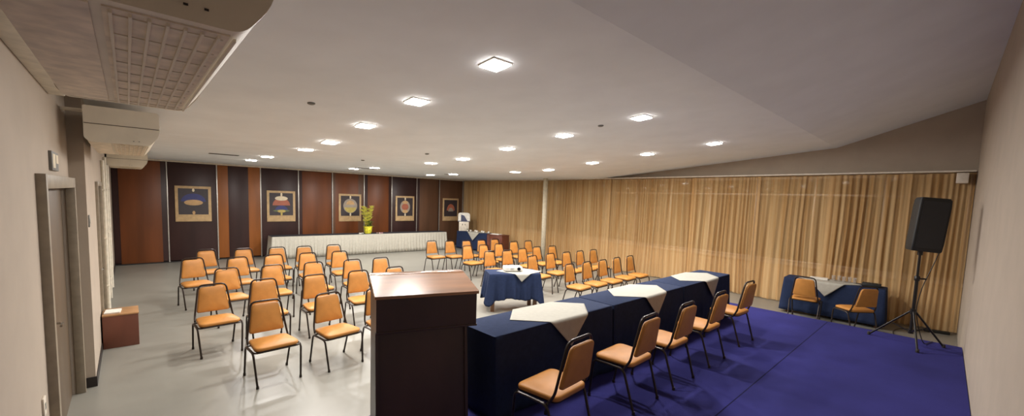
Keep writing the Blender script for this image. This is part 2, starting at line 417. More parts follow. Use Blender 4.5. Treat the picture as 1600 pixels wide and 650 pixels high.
# detectors and slot vents
def detector(x, y, lab):
    bm = new(); lathe(bm, [(.042, .004), (.042, -.006), (.028, -.014), (.01, -.016)], (0, 0, 0), 20)
    o = link('smoke_detector', bm, 'grey', None, 'all', (x, y, ceil_z(y)-.004), (-tilt(y), 0, 0))
    tag(o, lab, 'smoke detector', 'small grey ceiling detectors')
detector(1.59, 5.18, 'small grey ceiling detector left of the left light row')
detector(4.39, 7.26, 'small grey ceiling detector left of the middle light row')
detector(5.28, 3.77, 'small grey ceiling detector between the two nearest middle lights')
detector(3.98, 9.37, 'faint small ceiling detector near the back wall')
def slot(x, y, lab, w=.55):
    t = thing('slot_vent', lab, 'air vent', (x, y, ZF-.002), 0, 'dark slot vents near the back wall')
    bm = new(); box(bm, -w/2, w/2, -.07, .07, -.012, 0, .002); link('vent_frame', bm, 'grey', t, True)
    bm = new()
    for k in range(3): box(bm, -w/2+.02, w/2-.02, -.05+.036*k, -.03+.036*k, -.014, -.011)
    link('slot_grille', bm, 'black_base', t)
slot(1.6, 11.2, 'dark slot vent in the ceiling near the orange-banded wall panel')
slot(5.3, 12.3, 'dark slot vent in the ceiling between two far middle lights')
slot(8.26, 12.0, 'faint slot vent in the ceiling by the far right lights')

# ------------------------------------------------------------------ curtains
def curtain(ya, yb, lab, seed, pitch=.11, amp=.035):
    amp *= .85; xo = (seed//3 % 2)*.075
    rnd = random.Random(seed); nz = 14; step = .014
    s = 0; y = ya; cols = []
    n = int((yb-ya)/step); ph = rnd.random()*6; amps = [amp*(.55+rnd.random()*.8) for _ in range(60)]
    fr = 2*PI/pitch
    bm = new(); rows = []
    f = 0
    for i in range(n+1):
        y = ya+(yb-ya)*i/n
        f += step*fr*(1+.45*math.sin(y*3.1+seed)+.3*math.sin(y*7.7+seed*2))
        a = amps[int(f/(2*PI)) % 60]*(1-math.exp(-min(i, n-i)/6))+.004
        colv = []
        for k in range(nz+1):
            z = .035+(2.925-.035)*k/nz
            taper = .45+.55*(1-k/nz)**.6
            yy = y+.05*math.sin(y*2.2+z*.9+seed)*(1-k/nz)*min(1, min(i, n-i)/20)
            xx = xc(y)-.02-xo+a*taper*(math.sin(f+.25*math.sin(z*2+seed))+.35*math.sin(2.3*f+seed+z*.4))
            if k == nz: z += .008*math.sin(f*.35)
            if k == 0: z += .012*math.sin(f*.21+seed)
            colv.append(bm.verts.new((xx, yy, z)))
        rows.append(colv)
    for a, b in zip(rows, rows[1:]):
        for k in range(nz): bm.faces.new((a[k], b[k], b[k+1], a[k+1]))
    o = link('curtain', bm, 'sheer', None, 'all')
    tag(o, lab, 'curtain', 'sheer golden curtains along the window wall')
cy = [YR+.112, .66, 1.86, 3.28, 4.9, 7.7, 10.42, YB-.06]
clab = ['sheer golden curtain in the corner by the right wall, behind the loudspeaker pole',
        'sheer golden curtain behind the right half of the navy desk',
        'sheer golden curtain behind the left half of the navy desk',
        'tightly gathered golden curtain behind the far end of the stage tables',
        'sheer golden curtain beside the last chair of the front right row',
        'sheer golden curtain immediately right of the round column',
        'sheer golden curtain between the round column and the corner buffet'][:7]
clab = [clab[0], clab[1], clab[2], clab[3], clab[4], clab[5], clab[6]]
par = [(.12, .03), (.15, .035), (.17, .035), (.10, .04), (.13, .04), (.10, .034), (.11, .03)]
for i in range(7): curtain(cy[i]-(.04 if i else 0), cy[i+1]+(.04 if i < 6 else 0), clab[i], i*3+1, *par[i])
bm = new(); strip(bm, -.16, .02, 2.945, 2.972, YR+.12, YB-.04); o = link('curtain_rail', bm, 'white'); tag(o, 'long white curtain rail above the golden curtains', 'curtain rail')
bm = new(); box(bm, -.12, .12, -.10, .05, 0, .18, .01); o = link('rail_end_box', bm, 'white', None, True, (10.80, .0, 2.74)); 
tag(o, 'small pale box in the right corner at the top of the last curtain', 'box')

# ------------------------------------------------------------------ air conditioners
def aircon(y0, L_, label, z0=2.6, w=.5, h=.30, x0=-.22):
    t = thing('air_conditioner', label, 'air conditioner', (x0, y0, z0), 0, 'white air conditioners under the ceiling along the left wall')
    poly = roundpoly([(0, .03), (.03, 0), (w-.03, 0), (w+.045, .10), (w+.045, h), (0, h)], [.015, .015, .03, .05, .03, .01])
    bm = new(); prism(bm, poly, .03, L_-.03, lambda u, v, s: (u, s, v)); link('casing', bm, 'ac', t, True)
    for (a, b) in ((0, .03), (L_-.03, L_)):
        bm = new()
        P2 = roundpoly([(-.004, .03), (.03, -.004), (w-.03, -.004), (w+.048, .095), (w+.048, h+.004), (-.004, h+.004)], [.015, .015, .03, .06, .03, .01])
        prism(bm, P2, a, b, lambda u, v, s: (u, s, v)); ec = link('end_cap', bm, 'ac', t, True)
        if a == 0:
            bm = new(); box(bm, .0, w+.044, -.003, 0, h*.5, h*.5+.006); link('seam_groove', bm, 'ac_dark', ec)
            bm = new()
            bm.free()
            for q in (.33, .37):
                bm = new(); box(bm, q, q+.009, -.006, -.0035, .028, .033); link('indicator', bm, 'black_base', ec)
    bm = new()
    box(bm, .19, w-.05, .05, L_-.05, -.004, .004)
    g = link('intake_grille', bm, 'ac_grille', t, True)
    bm = new()
    for k in range(8): box(bm, .20+.034*k, .207+.034*k, .06, L_-.06, -.012, -.003, .001)
    for k in range(9): box(bm, .20, w-.06, .09+(L_-.2)*k/8, .10+(L_-.2)*k/8, -.007, -.003)
    link('grille_rib', bm, 'ac', g)
    bm = new(); box(bm, .02, .17, .05, L_-.05, -.005, .003, .002); link('bottom_panel', bm, 'ac_grille', t, True)
    bm = new(); box(bm, w+.035, w+.05, .12, L_-.12, .15, .24, .004); lv = link('air_outlet', bm, 'ac_dark', t, True)
    bm = new(); 
    for k in range(2): box(bm, w+.046, w+.058, .13, L_-.13, .165+.035*k, .18+.035*k, .002)
    link('louvre', bm, 'ac', lv, True)
    for yy in (.3, L_-.3):
        wx = (XL if y0 < 6 else XL2)-x0; 
        if y0+yy > 6.25: wx = XL2-x0
        bm = new(); box(bm, wx, .02, yy-.03, yy+.03, h-.03, h-.002, .003); link('wall_bracket', bm, 'ac', t, True)
aircon(1.28, 1.52, 'large white air conditioner overhead, nearest the camera at the top left', w=.48)
aircon(5.50, 1.95, 'white air conditioner hanging midway, just behind the nearest one', h=.32, x0=-.275, w=.48)
aircon(11.9, 1.45, 'smallest-looking white air conditioner, farthest along the left wall', w=.58, x0=-.29)
bm = new(); box(bm, XL+.001, -.345, -.25, 5.0, 2.905, 3.0, .006); o = link('cable_trunking', bm, 'conduit', None, True); tag(o, 'long pale trunking high on the left wall beside the nearest air conditioner', 'trunking')
for i, (y, h, lab) in enumerate([(9.6, 2.6, 'white conduit pipe on the left wall just past the olive door'), (10.6, 2.7, 'middle white conduit pipe on the far left wall'), (11.7, 2.6, 'white conduit pipe on the left wall under the farthest air conditioner')]):
    bm = new(); tube(bm, [(XL2+.03, y, .1), (XL2+.03, y, h)], .025, 10)
    for z in (.5, 1.3, 2.1): box(bm, XL2, XL2+.05, y-.035, y+.035, z, z+.03, .003)
    tag(link('conduit', bm, 'conduit', None, True), lab, 'pipe', 'white pipes on the left wall')

# sign above door, light switch
t = thing('door_sign', 'small dark sign plate above the nearest door', 'sign', (XL, 5.0, 2.30))
bm = new(); box(bm, 0, .02, -.2, .2, 0, .15, .003); link('plate', bm, 'grey', t, True)
bm = new(); box(bm, .0201, .022, -.17, -.02, .02, .13); box(bm, .0201, .022, .03, .17, .06, .13); link('pictogram', bm, 'c_white', t)
t = thing('light_switch', 'white light switch on the left wall past the pilaster', 'light switch', (XL2, 6.36, 1.74))
bm = new(); box(bm, 0, .012, -.04, .04, 0, .13, .004); link('switch_plate', bm, 'grey', t, True)
bm = new(); box(bm, .012, .018, -.012, .012, .04, .09, .002); link('rocker', bm, 'white', t, True)
t = thing('wall_outlet', 'white socket low on the nearest stretch of left wall', 'outlet', (XL, 3.85, .72))
bm = new(); box(bm, 0, .012, -.04, .04, 0, .12, .004); link('socket_plate', bm, 'white', t, True)
bm = new(); box(bm, .012, .014, -.015, .015, .04, .08, .001); link('socket', bm, 'grey', t)

# wooden box + paper
t = thing('wooden_box', 'red-brown wooden box standing on the floor against the left wall', 'box', (XL2+.015, 7.6, 0))
bm = new(); box(bm, 0, .36, 0, .42, .0, .44, .006); link('box_body', bm, 'box_wood', t, True)
bm = new(); box(bm, -.004+.004, .365, -.006, .425, .44, .46, .004); link('box_lid', bm, 'box_top', t, True)
bm = new()
for k in range(4): box(bm, .0, .16, .02, .24, .004*k, .004*k+.003)
o = link('paper_stack', bm, 'paper', None, False, (XL2+.03, 7.66, .4605), (0, 0, R(-4))); tag(o, 'white papers lying on the red-brown wooden box', 'paper')

# ------------------------------------------------------------------ stacking chair
def make_chair():
    t = thing('stacking_chair', '', 'chair')
    # seat
    bm = new()
    P = roundpoly([(-.205, .19), (-.235, -.20), (.235, -.20), (.205, .19)], [.06, .07, .07, .06], 6)
    cushion(bm, P, .045, .022, lambda u, v, w: (u, v, .402+w-.03*max(0, (-v-.14))*2)); link('seat', bm, 'vinyl', t, 'all')
    bm = new(); prism(bm, [(u*.95, v*.95) for u, v in P], .392, .403, lambda u, v, s: (u, v, s)); link('seat_board', bm, 'frame_black', t, True)
    # backrest pad
    def bk(u, v, w):      # v height 0..1 -> tilt
        y = .185+.075*(v-.45)/.42
        return (u, y+.024-w, v)
    P = roundpoly([(-.19, .505), (.19, .505), (.145, .84), (-.145, .84)], [.03, .03, .05, .05], 6)
    bm = new(); cushion(bm, P, .04, .012, bk); link('backrest', bm, 'vinyl', t, 'all')
    # back frame loop
    pts = [(-.222, .13, .40), (-.214, .175, .47), (-.158, .235, .874), (.158, .235, .874), (.214, .175, .47), (.222, .13, .40)]
    bm = new(); tube(bm, fillet(pts, .065, 6), .0115, 8); link('back_frame', bm, 'frame_black', t, True)
    # seat frame
    bm = new()
    ring = [(-.236, .10, .388), (-.242, -.19, .388), (.242, -.19, .388), (.236, .10, .388)]
    tube(bm, fillet(ring, .06, 5), .010, 8); tube(bm, [(-.236, .12, .388), (.236, .12, .388)], .009, 8)
    link('seat_frame', bm, 'frame_black', t, True)
    for s in (-1, 1):
        for fr in (1, 0):
            bm = new()
            if fr: pts = [(s*.248, -.04, .392), (s*.25, -.185, .388), (s*.226, -.235, .012)]
            else: pts = [(s*.248, -.045, .392), (s*.245, .13, .388), (s*.232, .245, .012)]
            tube(bm, fillet(pts, .05, 5), .0115, 8)
            e = pts[-1]; lathe(bm, [(.015, -.012), (.015, .012), (.0125, .02)], (e[0], e[1], e[2]), 10)
            link('leg', bm, 'frame_black', t, True)
    return t
chair0 = make_chair(); used = [False]
def place(x, y, z, rz, label, group):
    if not used[0]: t = chair0; used[0] = True
    else: t = copy_tree(chair0)
    t.location = (x, y, z); t.rotation_euler = (0, 0, rz); t['label'] = label; t['group'] = group
    return t
rn = random.Random(3)
seq = ['first', 'second', 'third', 'fourth', 'fifth', 'sixth']
LB = [('front', [(1.18, 5.58, 5), (1.90, 5.56, 8), (2.56, 5.50, 2)]),
      ('second', [(.82, 6.94, 4), (1.45, 6.96, 0), (2.16, 6.92, 2), (2.87, 6.92, 0), (3.56, 6.95, 0)]),
      ('third', [(1.18, 8.26, 5), (1.85, 8.22, 0), (2.54, 8.20, 0), (3.26, 8.16, 0), (3.85, 8.14, 0)]),
      ('fourth', [(.86, 9.75, 8), (1.54, 9.52, 0), (2.18, 9.57, 3), (2.83, 9.52, 0), (3.50, 9.49, -2)]),
      ('back', [(1.21, 11.0, 6), (1.87, 10.86, 0), (2.54, 10.82, -3), (3.11, 10.73, 0), (3.81, 10.74, 0)])]
for row, lst in LB:
    for k, (x, y, a) in enumerate(lst):
        a += rn.uniform(-2, 2)
        px = x+math.sin(R(a))*.225; py = y-math.cos(R(a))*.225
        place(px, py, 0, R(a), 'tan vinyl stacking chair, %s from the left in the %s row of the left block' % (seq[k], row), 'audience chairs in the left block')
RB = [('front', [(6.76, 5.43, 6), (7.36, 5.43, 5), (7.94, 5.42, 6), (8.58, 5.46, 4), (9.17, 5.46, 4)]),
      ('second', [(6.96, 6.72, 4), (7.66, 6.78, 2), (8.26, 6.76, 2), (8.80, 6.74, 4), (9.38, 6.73, 4)]),
      ('third', [(6.59, 7.86, 0), (7.13, 7.79, 0), (7.76, 7.88, 3), (8.42, 7.97, 2), (8.98, 7.89, 3)]),
      ('fourth', [(6.81, 9.07, 4), (7.34, 9.02, 3), (7.96, 9.07, 2), (8.80, 9.33, 0), (9.38, 9.27, 2)]),
      ('back', [(6.57, 10.52, 2), (7.10, 10.34, 2), (7.62, 10.2, 2), (8.17, 10.15, 2), (8.72, 10.15, 0)])]
for row, lst in RB:
    for k, (x, y, a) in enumerate(lst):
        a += rn.uniform(-2, 2)
        px = x+math.sin(R(a))*.225; py = y-math.cos(R(a))*.225
        place(px, py, 0, R(a), 'tan vinyl stacking chair, %s from the left in the %s row of the right block' % (seq[k], row), 'audience chairs in the right block')
SCH = [(2.47, 1.86, 4), (3.50, 1.85, 2), (4.27, 1.84, 0), (5.17, 1.84, 0), (6.25, 1.86, -3)]
sl = ['tan chair on the stage nearest the camera, behind the lectern end of the tables', 'tan stage chair, second from the lectern along the navy tables', 'tan stage chair at the middle of the five behind the navy tables',
      'tan stage chair, second from the curtain end of the navy tables', 'tan stage chair at the curtain end, turned so its back frame stands clear']
for k, (x, y, a) in enumerate(SCH):
    place(x-math.sin(R(a))*.225, y+math.cos(R(a))*.225, ST, PI+R(a), sl[k], 'speakers chairs behind the stage tables')
place(9.84, 1.90, 0, R(90+4), 'tan chair pushed squarely to the left half of the navy corner desk', 'chairs at the corner desk')
place(9.62, 1.10, 0, R(138), 'tan chair turned sideways at the right half of the navy corner desk', 'chairs at the corner desk')

# ------------------------------------------------------------------ cloths
def drape(w, d, top, hem, label, loc, rz, mats='navy', waves=9, amp=.012, flare=.03, hemf=None, n=240, cat='tablecloth', seed=0, corner=.02, sideflare=1.0, group=None, nr=10):
    bm = new(); P = roundpoly([(-w/2, -d/2), (w/2, -d/2), (w/2, d/2), (-w/2, d/2)], corner, 4)
    # resample perimeter
    L_ = [0]; m = len(P)
    for i in range(m): L_.append(L_[-1]+math.dist(P[i], P[(i+1) % m]))
    pts = []; T = L_[-1]; j = 0
    for k in range(n):
        s = T*k/n
        while L_[j+1] < s: j += 1
        a = P[j % m]; b = P[(j+1) % m]; f = (s-L_[j])/max(L_[j+1]-L_[j], 1e-9)
        pts.append((a[0]+(b[0]-a[0])*f, a[1]+(b[1]-a[1])*f))
    rings = []
    for r in range(nr+1):
        t = r/nr; ring = []
        for k, (x, y) in enumerate(pts):
            a, b = pts[k-1], pts[(k+1) % n]; nx, ny = (b[1]-a[1]), -(b[0]-a[0]); q = math.hypot(nx, ny); nx /= q; ny /= q
            ph = 2*PI*waves*k/n
            cr = (abs(x)/(w/2))**6*(abs(y)/(d/2))**6
            o = (flare*t**.8)+(amp*t**1.2)*(math.sin(ph+seed)+.5*math.sin(2.3*ph+seed*2+t))
            o += cr*.04*t
            hz = hem if hemf is None else hemf(x/(w/2), y/(d/2))
            z = top-(top-hz)*t if r > 0 else top
            ring.append(bm.verts.new((x+nx*o*sideflare, y+ny*o, z-(.004 if r == 0 else 0))))
        rings.append(ring)
    cap = [bm.verts.new((x*.985, y*.985, top)) for x, y in pts]
    for k in range(n): bm.faces.new((cap[k], rings[0][k], rings[0][(k+1) % n], cap[(k+1) % n]))
    bm.faces.new(cap)
    for a, b in zip(rings, rings[1:]):
        for k in range(n): bm.faces.new((a[k], b[k], b[(k+1) % n], a[(k+1) % n]))
    o = link(label[0], bm, mats, None, True, loc, (0, 0, rz))
    md = o.modifiers.new('thick', 'SOLIDIFY'); md.thickness = .003; md.offset = -1
    return tag(o, label[1], cat, group)

def overlay(cx, cy, top, half, d, label, rz=0, w=99, loc3=None, ang=PI/4, group=None, hx=None, mat_='white_cloth', gap=.022):
    """square cloth laid point-forward on a table of depth d; hangs over the edges"""
    bm = new(); N_ = 44; G = []
    side = half*math.sqrt(2)
    e = d/2; ex = w/2; rr = .012
    def fold(c, e):
        s = 1 if c >= 0 else -1; c = abs(c)
        if c <= e: return s*c, 0
        q = c-e; arc = rr*PI/2
        if q < arc: a = q/rr; return s*(e+rr*math.sin(a)), rr*(1-math.cos(a))
        q2 = q-arc
        return s*(e+rr+.006+q2*.10), rr+q2
    for i in range(N_+1):
        row = []
        for j in range(N_+1):
            u = (i/N_-.5)*side; v = (j/N_-.5)*side
            x = u*math.cos(ang)-v*math.sin(ang); y = u*math.sin(ang)+v*math.cos(ang)
            y2, dz = fold(y, e+gap-.012); x2, dz2 = fold(x, ex+gap-.012)
            row.append(bm.verts.new((x2, y2, -max(dz, dz2)+.0012*math.sin(9*x+5*y)*0)))
        G.append(row)
    for i in range(N_):
        for j in range(N_): bm.faces.new((G[i][j], G[i+1][j], G[i+1][j+1], G[i][j+1]))
    o = link('table_overlay', bm, mat_, None, True, (cx, cy, top), (0, 0, rz))
    md = o.modifiers.new('thick', 'SOLIDIFY'); md.thickness = .002; md.offset = 1
    return tag(o, label, 'tablecloth', group)

def table(w, d, h, label, loc, rz, mtop='table_wood', leg=.05, inset=.04, group=None):
    t = thing('folding_table', label, 'table', loc, rz, group)
    bm = new(); box(bm, -w/2, w/2, -d/2, d/2, h-.03, h, .004); link('tabletop', bm, mtop, t, True)
    for sx in (-1, 1):
        for sy in (-1, 1):
            bm = new(); cx = sx*(w/2-inset-leg/2); cy = sy*(d/2-inset-leg/2); box(bm, cx-leg/2, cx+leg/2, cy-leg/2, cy+leg/2, 0, h-.03, .004); link('leg', bm, mtop, t, True)
    return t

# stage tables
tw = 1.757; TZ = 1.05; yc_ = 2.775; tdp = .50
wh = ['nearest the lectern', 'in the middle of the stage', 'at the curtain end of the stage']
for k in range(3):
    cx = 2.19+tw*(k+.5)
    table(tw-.05, tdp-.03, .742, 'long stage table %s, hidden under navy cloth' % wh[k], (cx, yc_, ST), 0, group='stage tables')
    drape(tw-.022, tdp+.01, TZ, ST+.015, ('tablecloth', 'navy cloth over the table %s' % wh[k]), (cx, yc_, 0), 0, waves=11, amp=.010, flare=.012, seed=k*2.1, sideflare=.25 if True else 1, group='navy cloths on the stage tables')
    overlay(cx+(.1 if k == 0 else .05), yc_, TZ+.0035, .55, tdp+.01, 'white diamond overlay on the table %s' % wh[k], R((-2, 1, 2)[k]), group='white overlays on the stage tables')

# projector table
PX, PY, PR, PZ = 5.60, 5.95, R(-29), .75
t = thing('projector_table', 'small wooden-legged table under a navy cloth between the chair blocks', 'table', (PX, PY, 0), PR)
bm = new(); box(bm, -.50, .50, -.27, .27, PZ-.035, PZ-.006, .004); link('tabletop', bm, 'table_wood', t, True)
for sx in (-1, 1):
    for sy in (-1, 1):
        bm = new(); box(bm, sx*.43-.035, sx*.43+.035, sy*.20-.035, sy*.20+.035, 0, PZ-.035, .004); link('leg', bm, 'table_wood', t, True)
drape(1.02, .56, PZ, .2, ('tablecloth', 'navy cloth hanging in points around the projector table'), (PX, PY, 0), PR, waves=13, amp=.03, flare=.05, hemf=lambda x, y: .25-.14*(abs(x)**8*abs(y)**8)+.03*math.cos(5*x+1.2)*(1-abs(x)), seed=1, nr=14)
overlay(PX+.13, PY-.07, PZ+.0035, .47, .60, 'small white overlay under the projector', PR+R(0), w=9, ang=R(40))
t = thing('projector', 'white projector with a dark lens on the small navy table', 'projector', (PX+.02, PY+.02, PZ+.0065), PR)
bm = new(); box(bm, -.18, .18, -.12, .12, .012, .098, .018, seg=4); link('body', bm, 'projector', t, True)
bm = new(); tube(bm, [(.10, -.11, .058), (.10, -.135, .058)], .034, 20); ln = link('lens', bm, 'lens', t, True)
bm = new(); 
for k in range(5): box(bm, -.07+.016*k, -.062+.016*k, -.122, -.119, .03, .075)
link('vent', bm, 'grey', t)
bm = new()
for a, b in ((-.14, -.08), (.14, -.08), (0, .09)): lathe(bm, [(.013, 0), (.013, .014)], (a, b, 0), 12)
link('foot', bm, 'black_base', t)
bm = new(); box(bm, -.1, .0, .0, .07, .098, .1, .001); link('control_panel', bm, 'grey', t)

# ------------------------------------------------------------------ lectern
LR = R(-19.5)
t = thing('lectern', 'dark mahogany lectern with polished sloping top at the left end of the stage tables', 'lectern', (1.262, 2.759, ST), LR)
W_, D_ = .78, .50; zt, zn = 1.245, 1.168; hb = .895    # heights above the stage: top far / near, underside of the head
def lx(poly, a, b, bm): prism(bm, poly, a, b, lambda u, v, s: (s, u, v))
bm = new(); lx([(0.01, hb), (D_-.01, hb), (D_-.01, zt-.018), (D_-.09, zt-.018), (.01, zn-.014)], .012, W_-.012, bm)
hd = link('head_box', bm, 'dark_wood', t, True)
bm = new(); box(bm, .008, W_-.008, .002, .014, hb-.004, hb+.012, .003); link('lower_moulding', bm, 'dark_wood', hd, True)
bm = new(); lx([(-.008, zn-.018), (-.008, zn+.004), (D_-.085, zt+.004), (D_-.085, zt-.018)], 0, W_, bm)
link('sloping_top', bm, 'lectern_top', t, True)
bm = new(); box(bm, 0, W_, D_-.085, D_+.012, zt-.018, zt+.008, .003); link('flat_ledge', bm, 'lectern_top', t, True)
bm = new(); lx([(-.03, .03), (.07, hb), (D_-.012, hb), (D_-.012, .03)], .014, W_-.09, bm)
link('body', bm, 'dark_wood', t, True)
for s in (.010, W_-.095):
    bm = new(); lx([(-.05, .03), (.05, hb), (.075, hb), (-.025, .03)], s, s+.022, bm)
    link('side_edge', bm, 'dark_wood', t, True)
bm = new(); box(bm, .008, W_-.07, -.07, D_-.008, 0, .03, .004); link('base', bm, 'dark_wood', t, True)

# ------------------------------------------------------------------ long skirted table
ang = math.atan2(14.40-14.72, 6.4)
tl = 6.4; cx, cyy = (3.36+9.72)/2, 14.56+.34
t = thing('banquet_table', 'long table along the back wall behind the white pleated skirt', 'table', (cx, cyy, 0), ang)
bm = new(); box(bm, -tl/2, tl/2, -.3, .3, .69, .72, .004); link('tabletop', bm, 'table_wood', t, True)
for k in range(5):
    for sy in (-.25, .25):
        x = -tl/2+.1+(tl-.2)*k/4; bm = new(); box(bm, x-.02, x+.02, sy-.02, sy+.02, 0, .69, .003); link('leg', bm, 'table_wood', t, True)
drape(tl+.02, .62, .724, .012, ('table_skirt', 'white pleated skirt around the long table at the back'), (cx, cyy, 0), ang, 'skirt_cloth', waves=110, amp=.022, flare=.02, n=1800, seed=0, cat='table skirt', nr=5)
bm = new(); box(bm, -tl/2-.01, tl/2+.01, -.29, .31, 0, .004, .001); o = link('table_runner', bm, 'black_cloth', None, False, (cx, cyy, .7262), (0, 0, ang)); tag(o, 'black cloth covering the top of the long skirted table', 'tablecloth')

# flowers
fx, fy, fz = 6.52, 14.86, .7306
t = thing('flower_arrangement', 'tall arrangement of yellow flowers in a yellow wrapped pot on the long table', 'flowers', (fx, fy, fz))
bm = new(); lathe(bm, [(.10, 0), (.13, .05), (.14, .2), (.16, .27), (.12, .26)], (0, 0, 0), 24)
for v in bm.verts:
    a = math.atan2(v.co.y, v.co.x); v.co.x *= 1+.05*math.sin(9*a); v.co.y *= 1+.05*math.sin(9*a)
link('pot_wrap', bm, 'yellow_wrap', t, True)
rf = random.Random(11); bs = new(); bl = new(); bfl = []
def leaf(bm, p, d, L_, w):
    d = Vector(d).normalized(); s = d.cross(Vector((0, 0, 1)));
    if s.length < .05: s = Vector((1, 0, 0))
    s.normalize(); up = s.cross(d); P = []
    rows = []
    for k in range(6):
        tt = k/5; c = Vector(p)+d*L_*tt-Vector((0, 0, 1))*L_*(.12 if w > .04 else .35)*tt*tt; ww = w*math.sin(PI*(.08+.9*tt))
        rows.append([bm.verts.new(c-s*ww), bm.verts.new(c+up*ww*.3), bm.verts.new(c+s*ww)])
    for a, b in zip(rows, rows[1:]):
        for q in (0, 1): bm.faces.new((a[q], a[q+1], b[q+1], b[q]))
stems = []
for k in range(15):
    a = rf.random()*2*PI; tx = .18*math.cos(a)*rf.uniform(.4, 1.1)+(-.05); ty = .12*math.sin(a); h = rf.uniform(.62, .98)
    pts = [(0, 0, .2), (tx*.3, ty*.3, .2+(h-.2)*.5), (tx, ty, h)]; tube(bs, fillet(pts, .1), .006, 6); stems.append((tx, ty, h))
for k in range(60):
    a = rf.random()*2*PI; leaf(bl, (.05*math.cos(a), .05*math.sin(a), .24+rf.random()*.2), (math.cos(a), math.sin(a), rf.uniform(.1, 1.3)), rf.uniform(.13, .24), rf.uniform(.016, .03))
link('stem', bs, 'leaf', t, True); o = link('foliage', bl, 'leaf', t, True)
for (tx, ty, h) in stems:
    for q in range(4):
        p = Vector((tx*(1-.18*q), ty*(1-.18*q), h-.12*q))+Vector((rf.uniform(-.03, .03), rf.uniform(-.03, .03), 0))
        bm = new()
        for w in range(6):
            a = 2*PI*w/6+q; leaf(bm, p, (math.cos(a), math.sin(a), .8), .13, .048)
        lathe(bm, [(.006, -.01), (.01, .02), (.004, .03)], tuple(p), 8)
        link('blossom', bm, 'yellow', t, True)
def flat_bouquet(x, y, z, m, lab, name='flower_spray'):
    t = thing(name, lab, 'flowers', (x, y, z)); bm = new(); r2 = random.Random(int(x*100))
    for k in range(10):
        a = r2.random()*2*PI; leaf(bm, (0, 0, .006), (math.cos(a), math.sin(a)*.6, .35), .1+.05*r2.random(), .016)
    for v in bm.verts: v.co.z = max(v.co.z, .002)
    link('leaves', bm, 'leaf', t, True); bm = new()
    for k in range(8):
        a = r2.random()*2*PI; rr = .09*r2.random(); lathe(bm, [(.01, 0), (.024, .012), (.02, .028), (.006, .032)], (rr*1.5*math.cos(a), rr*math.sin(a), .004), 10)
    link('blooms', bm, m, t, True)
flat_bouquet(6.22, 14.72, .7306, 'paper', 'low spray of white flowers left of the yellow arrangement')
flat_bouquet(6.88, 14.66, .7306, 'pink', 'low spray of pale pink flowers right of the yellow arrangement')

# ------------------------------------------------------------------ corner buffet
bx0, by0, bx1, by1 = 10.36, 14.60, 10.70, 12.05
ba = math.atan2(by1-by0, bx1-bx0); bl_ = math.hypot(bx1-bx0, by1-by0)
ux, uy = math.cos(ba), math.sin(ba); nx, ny = -uy, ux      # n points towards +X side (curtain)
def bp(s, d): return (bx0+ux*s+nx*d, by0+uy*s+ny*d)
t = thing('sideboard', 'dark brown wooden sideboard in the far corner under the golden curtain', 'sideboard', (*bp(bl_*.5, .24), 0), ba)
bm = new(); box(bm, -bl_/2, bl_/2, -.22, .22, .06, .72, .005); link('carcass', bm, 'brown_board', t, True)
bm = new(); box(bm, -bl_/2-.01, bl_/2+.01, -.235, .23, .72, .745, .004); link('top', bm, 'brown_board', t, True)
for k in range(4):
    bm = new(); a = -bl_/2+.03+k*(bl_-.06)/4; box(bm, a, a+(bl_-.06)/4-.01, -.232, -.22, .09, .69, .003); dd = link('door', bm, 'brown_board', t, True)
    bm = new(); lathe(bm, [(.01, 0), (.014, .015)], (0, 0, 0), 10); link('knob', bm, 'steel', dd, True, (a+.06, -.234, .42), (PI/2, 0, 0))
bm = new(); box(bm, -bl_/2+.05, bl_/2-.05, -.19, .19, 0, .06); link('plinth', bm, 'black_base', t)
c = bp(.90, .235)
drape(1.76, .49, .749, .02, ('tablecloth', 'navy cloth over the left part of the corner sideboard'), (*c, 0), ba, waves=9, amp=.008, flare=.012, seed=3, sideflare=.3)
c = bp(1.04, .235)
overlay(c[0], c[1], .7525, .60, .50, 'small white overlay pointing down the front of the corner sideboard', ba)
# drink dispenser
c = bp(.22, .2)
t = thing('drink_dispenser', 'tall white drink dispenser with a dark blue label on the corner sideboard', 'dispenser', (*c, .7525), R(-34))
bm = new(); box(bm, -.21, .21, -.13, .13, 0, .40, .01); link('base_cabinet', bm, 'white', t, True)
bm = new(); P = roundpoly([(-.25, .40), (.25, .40), (.25, .78), (-.25, .78)], [.01, .01, .12, .12], 8); prism(bm, P, -.12, .12, lambda u, v, s: (u, s, v)); hd = link('tank_housing', bm, 'china', t, True)
bm = new(); prism(bm, [(-.13, .43), (.15, .43), (.0, .66), (-.13, .70)], -.126, -.121, lambda u, v, s: (u, s, v)); link('label_patch', bm, 'urn_label', hd)
bm = new(); prism(bm, [(-.24, .40), (.24, .40), (.24, .43), (-.24, .43)], -.124, -.119, lambda u, v, s: (u, s, v)); link('band', bm, 'urn_label', hd)
bm = new()
for a in (-.07, .05): tube(bm, fillet([(a, -.125, .3), (a, -.17, .3), (a, -.17, .25)], .02), .012, 8)
link('tap', bm, 'grey', t, True)
